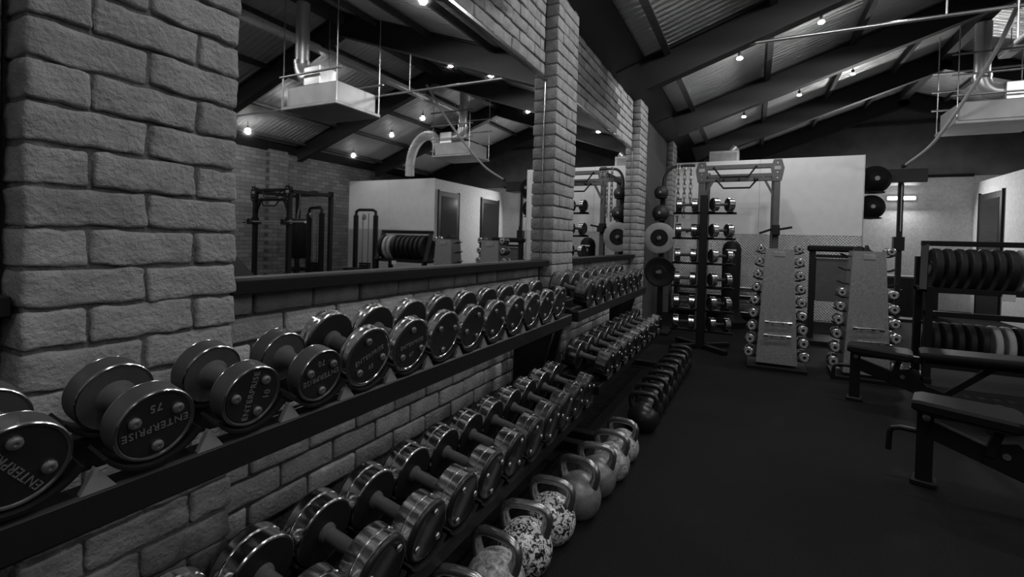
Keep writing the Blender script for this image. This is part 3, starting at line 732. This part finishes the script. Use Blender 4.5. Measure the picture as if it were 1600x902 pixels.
# ------------------------------------------------------------------ small-dumbbell A-frame racks
def small_db(M, label, grp, R):
    r = thing('small_dumbbell', label, 'dumbbell', M @ Matrix.Scale(R / .045, 4), grp)
    inst('handle', get('sdh', lambda: MB().lathe([(-.06, .013), (-.02, .015), (.02, .015), (.06, .013)], 14).mesh('handle', 'grip_steel')), r)
    for a in (0, 180):
        hd = inst('head', get('sdhd', lambda: MB().lathe([(0, .013), (0, .038), (.006, .045), (.034, .045), (.040, .040), (.041, .036), (.037, .035), (.037, .004)], 24).mesh('head', 'bright_chrome')), r, Rz(a) @ T(.055, 0, 0))
        inst('face', get('sdf', lambda: MB().lathe([(.0365, .003), (.0365, .034), (.039, .032), (.039, .003)], 20).mesh('face', 'disc_face')), hd)
        inst('cap', get('sdc', lambda: MB().lathe([(.036, .003), (.036, .016), (.043, .013), (.043, .003)], 16).mesh('cap', 'face_black')), hd)
def aframe(cx, cy, label, left, right, bars, which):
    r = thing('small_dumbbell_rack', label, 'rack', T(cx, cy, 0), 'tapered racks of small dumbbells')
    n0, n1 = .185, .128; z0, z1 = .06, 1.235
    vs = []
    for (h, z, y0, y1) in ((n0, z0, -.14, .22), (n1, z1, -.10, .14)): vs += [(-h, y0, z), (h, y0, z), (h, y1, z), (-h, y1, z)]
    MB().add(vs, [(0,3,2,1), (4,5,6,7), (0,1,5,4), (1,2,6,5), (2,3,7,6), (3,0,4,7)]).build('body', 'brushed_panel', r)
    MB().cbox((-.27, -.20, 0), (.27, .27, .035)).build('base', 'black_steel', r)
    MB().cbox((-.05, -.112, 1.155), (.05, -.104, 1.205)).build('badge', 'plate_grey', r)
    for lv in range(9):
        z = 1.236 - .136 * lv; t_ = lv / 8
        for s_, occ in ((-1, left), (1, right)):
            xo = (.166 + .085 * t_) if s_ < 0 else (.172 + .072 * t_); h = n1 + (n0 - n1) * t_
            for yy in (-.03, .05): MB().tube([(s_ * h * .9, yy, z - .055), (s_ * xo, yy, z - .052 - .004 * t_), (s_ * (xo + .05), yy, z - .03)], .007, 6).build('hook', 'black_steel', r)
            if lv in occ:
                small_db(T(cx + s_ * xo, cy + .01, z) @ Rz(-90 + s_ * 3), 'chrome dumbbell, %s from the top on the %s side of the %s tapered rack' % (ORD[lv], 'left' if s_ < 0 else 'right', which), 'small dumbbells on the tapered racks', .038 + .012 * t_)
    for x0, z in bars:
        b_ = MB(); b_.cyl((x0, -.19, z), (x0 + .19, -.19, z + .004), .009, 10)
        o = b_.build('front_bar', 'bright_chrome', r)
        for x in (x0 - .008, x0 + .198): MB().cyl((x - .018 if x < x0 else x - .018, -.19, z), (x + .018, -.19, z), .019, 12).build('bar_end', 'bright_chrome', o)
        for x in (x0 + .05, x0 + .14): MB().cyl((x, -.19, z - .008), (x, -.12, z - .012), .006, 8).build('bar_peg', 'black_steel', o)
aframe(1.71, 5.74, 'tapered brushed-steel rack of small dumbbells left of its twin', set(range(9)), set(range(9)), [(-.09, .49), (-.095, .355)], 'left')
aframe(2.46, 5.74, 'tapered brushed-steel rack of small dumbbells behind the black bench', {3, 4, 5, 6, 7, 8}, {0, 3, 4, 5, 6, 7, 8}, [(-.10, .505), (-.06, .38)], 'right')
# dark accessory on top of the right rack
sh = thing('rubber_grip_block', 'small black grip block lying on top of the right tapered rack', 'accessory', T(2.42, 5.76, 1.235))
MB().prism([(-.07, 0), (.0, 0), (-.005, .035), (-.03, .05), (-.06, .04)], -.04, .04).build('body', 'rubber', sh); MB().prism([(.02, 0), (.09, 0), (.06, .015), (.04, .06), (.03, .06)], -.04, .04).build('fin', 'rubber', sh)

# ------------------------------------------------------------------ bumper plate rack
prk = thing('plate_rack', 'black two-tier toaster rack full of bumper plates at the right edge', 'rack', T(3.45, 6.05, 0))
for x in (-.47, .47):
    MB().bar((x - .06, -.20, .88), (x + .06 * 0, .02, 1.32), .06, .04).build('side_bar', 'satin_steel', prk)
    MB().cbox((x - .03, -.17, 0), (x + .03, -.11, .92)).build('leg', 'black_steel', prk); MB().cbox((x - .03, .17, 0), (x + .03, .23, 1.2)).build('leg', 'black_steel', prk)
    MB().cbox((x - .03, -.20, .0), (x + .03, .30, .05)).build('foot', 'black_steel', prk); MB().cbox((x - .03, -.15, .86), (x + .03, .22, .90)).build('tier_bar', 'black_steel', prk)
for nm, y, z in (('top_bar', .02, 1.33), ('shelf_bar', -.14, .885), ('shelf_bar', .15, .885), ('shelf_bar', -.14, .66), ('shelf_bar', -.14, .17), ('shelf_bar', .15, .17)):
    MB().cbox((-.50, y - .025, z - .025), (.50, y + .025, z + .025)).build(nm, 'satin_steel', prk)
for i in range(11): MB().cyl((-.44 + i * .088, .17, .89), (-.44 + i * .088, .19, 1.15), .008, 6).build('divider', 'satin_steel', prk)
MB().cbox((.04, -.175, .82), (.13, -.168, .88)).build('price_tag', 'white_tag', prk)
def bump_plate(p, R, t_, mat, lab, grp, tilt):
    o = thing('bumper_plate', lab, 'weight plate', T(*p) @ Ry(tilt), grp)
    inst('tyre', get(('bp', R, t_, mat), lambda: plate_mesh(R, t_, mat)), o, T(-t_/2, 0, 0)); inst('hub_ring', get(('bh', t_), lambda: MB().lathe([(-.002, .026), (-.002, .045), (t_ + .002, .045), (t_ + .002, .026)], 20).mesh('hub_ring', 'bolt_steel')), o, T(-t_/2, 0, 0))
for i in range(10):
    bump_plate((3.45 - .405 + i * .088, 6.055, 1.078), .205, .05 if i % 3 else .06, 'plate_grey' if i in (7, 8) else 'plate_rubber', '%s bumper plate from the left on the upper tier of the plate rack' % ORD[i], 'bumper plates on the upper tier', 4)
    bump_plate((3.45 - .405 + i * .088, 6.055, .363), .205, .05, 'plate_grey' if i in (5, 6) else 'plate_rubber', '%s bumper plate from the left on the lower tier of the plate rack' % ORD[i], 'bumper plates on the lower tier', 3)

# ------------------------------------------------------------------ adjustable benches
def bench(label, M, incline):
    r = thing('adjustable_bench', label, 'bench', M, 'black adjustable benches')
    # local X runs from the seat end toward the head end
    def pad(L_, w0, w1, mb_m):
        vs = []; fs = []; sec = []
        for x, w in ((0, w0 * .86), (.03, w0), (L_ - .03, w1), (L_, w1 * .86)):
            s2 = []
            e = .03 if x in (.03, L_ - .03) else .022
            for (yy, zz) in ((-w/2 + .012, -e), (-w/2, -e + .012), (-w/2, e - .014), (-w/2 + .014, e), (w/2 - .014, e), (w/2, e - .014), (w/2, -e + .012), (w/2 - .012, -e)):
                s2.append(len(vs)); vs.append(mb_m @ Vector((x, yy, zz)))
            sec.append(s2)
        for a, b2 in zip(sec[:-1], sec[1:]):
            for k in range(8): fs.append((a[k], a[(k+1) % 8], b2[(k+1) % 8], b2[k]))
        fs.append(sec[0][::-1]); fs.append(sec[-1])
        fs = [list(f)[::-1] for f in fs]
        return MB().add(vs, fs, True)
    st = T(0, 0, .44) @ Ry(2)
    sp_ = pad(.42, .25, .32, st).build('seat', 'vinyl', r)
    MB().tube([st @ Vector((x, y, -.031)) for x, y in ((.03, -.11), (.39, -.145), (.39, .145), (.03, .11))], .005, 6, True).build('piping', 'rubber', sp_)
    bm_ = T(.46, 0, .455) @ Ry(-incline)
    bp_ = pad(.88, .30, .27, bm_).build('backrest', 'vinyl', r)
    MB().bar(bm_ @ Vector((.03, 0, -.05)), bm_ @ Vector((.78, 0, -.05)), .06, .04).build('backrest_beam', 'black_steel', r)
    MB().cbox((.02, -.035, .0), (.09, .035, .405), .006).build('front_leg', 'black_steel', r)
    MB().cbox((-.0, -.20, .0), (.10, .20, .045), .006).build('front_foot', 'black_steel', r) if False else MB().cbox((0.0, -.055, 0), (.11, .055, .03), .006).build('front_foot', 'black_steel', r)
    MB().bar((.06, 0, .31), (.86, 0, .05), .07, .09).build('spine', 'black_steel', r)
    MB().cbox((.82, -.28, 0), (.91, .28, .07), .006).build('rear_foot', 'black_steel', r)
    MB().bar((.05, 0, .395), (.48, 0, .40), .055, .05).build('seat_beam', 'black_steel', r)
    MB().bar((.30, -.02, .24), (.34, -.02, .39), .08, .035).build('seat_bracket', 'black_steel', r)
    MB().bar((.60, 0, .14), bm_ @ Vector((.42, 0, -.05)), .05, .04).build('strut', 'black_steel', r)
    MB().prism([(.28, .20), (.50, .13), (.52, .20), (.40, .33), (.30, .30)], -.05, -.035).build('ladder_plate', 'black_steel', r)
    MB().cyl((.36, -.06, .26), (.36, .06, .26), .016, 10).build('pivot_pin', 'bolt_steel', r)
    MB().lathe([(0, .012), (.01, .018), (.02, .018), (.024, .006)], 12, T(.06, -.036, .37) @ Rz(-90)).build('bolt', 'bolt_steel', r)
    MB().tube([(.03, .0, .275), (-.05, .0, .275), (-.085, 0, .262), (-.095, 0, .235), (-.098, 0, .14)], .014, 10).build('pull_handle', 'black_steel', r)
    for s_ in (-1, 1): MB().lathe([(0, .01), (0, .045), (.01, .05), (.025, .05), (.035, .045), (.035, .01)], 18, T(.945, s_ * .22, .05) @ Rz(90)).build('wheel', 'rubber', r)
bench('black adjustable bench with inclined backrest, nearest on the right', T(2.27, 3.33, 0) @ Rz(-16), 42)
bench('black flat bench in front of the right tapered rack', T(2.20, 4.88, 0) @ Rz(-11), 2)

# ------------------------------------------------------------------ far-end objects
mc = thing('frame_machine', 'low dark machine with padded top bar behind the tapered racks', 'gym machine', T(2.42, 7.6, 0))
for x in (-.24, .24): MB().cbox((x - .035, -.04, 0), (x + .035, .04, 1.22)).build('post', 'black_steel', mc)
MB().cbox((-.30, -.07, 1.21), (.32, .07, 1.29), .02).build('top_pad', 'vinyl', mc); MB().cbox((-.20, -.02, .55), (.20, .02, 1.12)).build('weight_shroud', 'rack_steel', mc)
MB().cbox((-.33, -.30, 0), (.33, .30, .06)).build('base', 'black_steel', mc); MB().cbox((-.2, -.05, 1.13), (.2, .0, 1.17)).build('cross_bar', 'satin_steel', mc)
st_ = thing('step_shelf', 'low dark shelf of flat boards behind the dumbbell tower', 'shelf', T(.95, 9.32, 0))
for x in (-.72, .62): MB().cbox((x - .03, -.2, 0), (x + .03, .2, .56)).build('side', 'black_steel', st_)
for i, z in enumerate((.06, .20, .34, .48)): MB().cbox((-.72, -.19, z), (.62, .19, z + .05)).build('board', 'rack_steel' if i % 2 else 'satin_steel', st_); MB().cyl((-.68, -.2, z + .065), (.58, -.2, z + .065), .012, 8).build('bar', 'bolt_steel', st_)
bn = thing('punch_dummy', 'dark round-topped freestanding bag with a pale mark before the tread plate', 'punch bag', T(1.17, 8.22, 0) @ Matrix.Scale(.94, 4))
MB().lathe([(0, .02), (0, .24), (.10, .25), (.16, .18), (.30, .14), (.62, .14), (1.28, .145), (1.36, .12), (1.405, .07), (1.42, .02)], 28, Ry(-90)).build('bag', 'vinyl', bn)
MB().cbox((-.08, -.149, 1.25), (.07, -.143, 1.275)).build('label_strip', 'white_tag', bn); MB().cbox((-.05, -.149, 1.16), (.05, -.143, 1.21)).build('label_patch', 'plate_grey', bn)
bx = thing('roof_box', 'pale equipment box sitting on top of the left white room', 'box', T(.92, 10.1, HL))
MB().cbox((-.26, -.2, 0), (.26, .2, .24), .01).build('case', 'unit_panel', bx); MB().cyl((.12, 0, .24), (.20, 0, .33), .07, 16).build('spigot', 'duct', bx); MB().cbox((-.22, -.205, .03), (.22, -.2005, .2)).build('grille', 'plate_grey', bx)
for i, (p, R, lab) in enumerate((((3.33, 10.42, 2.48), .245, 'black exercise ball on the higher bracket beside the white board edge'), ((3.29, 10.42, 2.0), .215, 'black exercise ball on the lower bracket beside the white board edge'))):
    ball(R, 'vinyl', 'exercise_ball', lab, 'ball', p, 'exercise balls on the corridor wall')
    br = thing('ball_bracket', lab.replace('black exercise ball on', 'steel ring holding the black ball,'), 'bracket', T(XL, 10.42, p[2] - R - .012), 'ball brackets')
    MB().cbox((0, -.05, -.03), (.03, .05, .05)).build('wall_plate', 'black_steel', br)
    MB().tube([(p[0] - XL + .16 * math.cos(a), .16 * math.sin(a), .036) for a in [k * PI / 8 for k in range(16)]], .010, 8, True).build('ring', 'black_steel', br); MB().bar((0, 0, .02), (p[0] - XL - .155, 0, .036), .02, .02).build('arm', 'black_steel', br)
po = thing('bag_stand', 'black boxing post with overhead platform in the corridor', 'gym machine', T(3.83, 11.0, 0))
MB().cbox((-.04, -.04, 0), (.04, .04, 2.46), .006).build('post', 'black_steel', po); MB().cbox((-.33, -.25, 2.46), (.32, .25, 2.70), .01).build('platform', 'rubber', po)
MB().cbox((-.09, -.07, 1.25), (.07, .07, 1.5)).build('slider', 'black_steel', po); MB().cyl((.0, -.08, 1.6), (.0, -.08, 2.46), .01, 8).build('cable', 'bolt_steel', po); MB().cbox((-.3, -.35, 0), (.3, .35, .05)).build('base', 'black_steel', po)
wf = thing('water_fountain', 'small pale wall fountain at the end of the corridor', 'fountain', T(4.95, YF - .01, .86))
MB().cbox((-.18, -.28, -.04), (.18, 0, .06), .02).build('basin', 'galv', wf); MB().tube([(0, -.05, .06), (0, -.06, .16), (0, -.12, .2), (0, -.17, .16)], .02, 10).build('spout', 'chrome', wf); MB().cyl((0, -.12, -.5), (0, -.12, -.04), .035, 12).build('waste_pipe', 'galv', wf)
cs = thing('corridor_shelf', 'low dark cabinet in the corridor left of the plate rack', 'cabinet', T(4.15, 11.9, 0))
MB().cbox((-.45, -.22, .0), (.45, .22, .72), .01).build('body', 'satin_steel', cs); MB().cbox((-.47, -.24, .72), (.47, .24, .76), .006).build('top', 'rack_steel', cs)
for x in (-.22, .22): MB().cbox((x - .2, -.232, .1), (x + .2, -.22, .68), .004).build('door', 'black_steel', cs); MB().cyl((x - .12, -.245, .5), (x + .12, -.245, .5), .008, 8).build('handle', 'bolt_steel', cs)

# ------------------------------------------------------------------ air conditioners hung from the roof
def ac_unit(label, M, duct_off, flex, e=1, hx=.5, hy=.45):
    r = thing('hung_air_unit', label, 'air conditioner', M, 'hung air conditioning units')
    top = roof_z(M.translation.x) - M.translation.z
    MB().cbox((-hx, -hy, 0), (hx, hy, .26), .012).build('case', 'unit_panel', r); MB().cbox((-hx - .05, -hy - .05, -.05), (hx + .05, hy + .05, -.005), .01).build('drip_tray', 'unit_panel', r)
    x, y = duct_off
    MB().cyl((x, y, .62), (x, y, min(roof_z(M.translation.x + x) - .02, 4.39) - M.translation.z), .09, 24).build('riser_duct', 'duct', r)
    pts = [(x + e * .18 * (1 - math.cos(a)), y, .62 - .22 * math.sin(a)) for a in [i * PI / 2 / 8 for i in range(9)]]
    MB().tube(pts + [(x + e * .32, y, .38)], .103, 20).build('elbow_duct', 'duct', r)
    MB().cyl((x, y, .60), (x, y, .65), .11, 24).build('duct_collar', 'galv', r)
    MB().cbox((min(x + e * .2, x + e * .5), y - .14, .255), (max(x + e * .2, x + e * .5), y + .14, .50), .01).build('plenum', 'galv', r)
    for sx in (-hx - .03, hx + .03):
        for sy in (-hy - .03, hy + .03):
            t2 = roof_z(M.translation.x + sx) - M.translation.z - .02; MB().cyl((sx, sy, -.03), (sx, sy, t2), .007, 6).build('hanger_rod', 'galv', r)
    for i, z in enumerate((.34, .62, .9) if flex else (.40,)):
        MB().bar((-hx - .1, -hy - .03, z), (hx + .1, -hy - .03, z), .035, .02).build('channel', 'grey_steel', r); MB().bar((-hx - .1, hy + .03, z), (hx + .1, hy + .03, z), .035, .02).build('channel', 'grey_steel', r)
    if flex:
        pts = []; rs = []
        for i in range(61):
            s_ = i / 60; a = s_ * PI
            pts.append((hx + .05 + .55 * (1 - math.cos(a)) * .9, -.2 + .3 * s_, .15 + .42 * math.sin(a) - .5 * s_ ** 3)); rs.append(.10 + .009 * (i % 2))
        MB().tube(pts, .1, 16, rs=rs).build('flexible_duct', 'foil', r)
ac_unit('air unit with a shiny vertical duct, seen large in the long mirror', T(3.77, 4.80, 2.95), (.36, -.20), False, -1, .46, .35)
ac_unit('air unit with vertical duct and crinkled flexible hose near the far end', T(4.34, 8.95, 3.03), (-.15, -.18), True, 1, .43, .38)
fd = thing('foil_duct', 'long foil-wrapped duct hung under the ridge, bright in the mirror', 'duct', T(4.62, 0, 4.10))
MB().cbox((-.08, 3.2, -.045), (.08, 9.4, .045), .02).build('wrap', 'foil', fd)
for y in (3.6, 5.1, 6.6, 8.1, 9.2): MB().cyl((0, y, .05), (0, y, roof_z(4.62) - 4.10 - .02), .006, 6).build('hanger', 'galv', fd)

# climbing rope looped from the roof
rp = thing('climbing_rope', 'pale climbing rope sweeping down from the roof at the right', 'rope', T(4.0, 8.4, 3.0)); inv = rp.matrix_world.inverted()
P = [Vector(p) for p in ((4.0, 7.2, 4.05), (3.98, 7.7, 3.67), (3.87, 8.2, 3.26), (3.73, 8.9, 2.81), (3.55, 9.45, 2.59))]
cv = []
for i in range(len(P) - 1):
    a = P[max(i - 1, 0)]; b2 = P[i]; c2 = P[i + 1]; d2 = P[min(i + 2, len(P) - 1)]
    for k in range(8):
        t_ = k / 8; cv.append(.5 * ((2 * b2) + (c2 - a) * t_ + (2*a - 5*b2 + 4*c2 - d2) * t_**2 + (3*b2 - a - 3*c2 + d2) * t_**3))
cv.append(P[-1])
MB().tube(cv, .022, 10).build('strand', 'rope', rp, inv); MB().cyl(P[-1], P[-1] + Vector((-.03, .05, -.02)), .034, 12).build('end_cap', 'rubber', rp, inv)
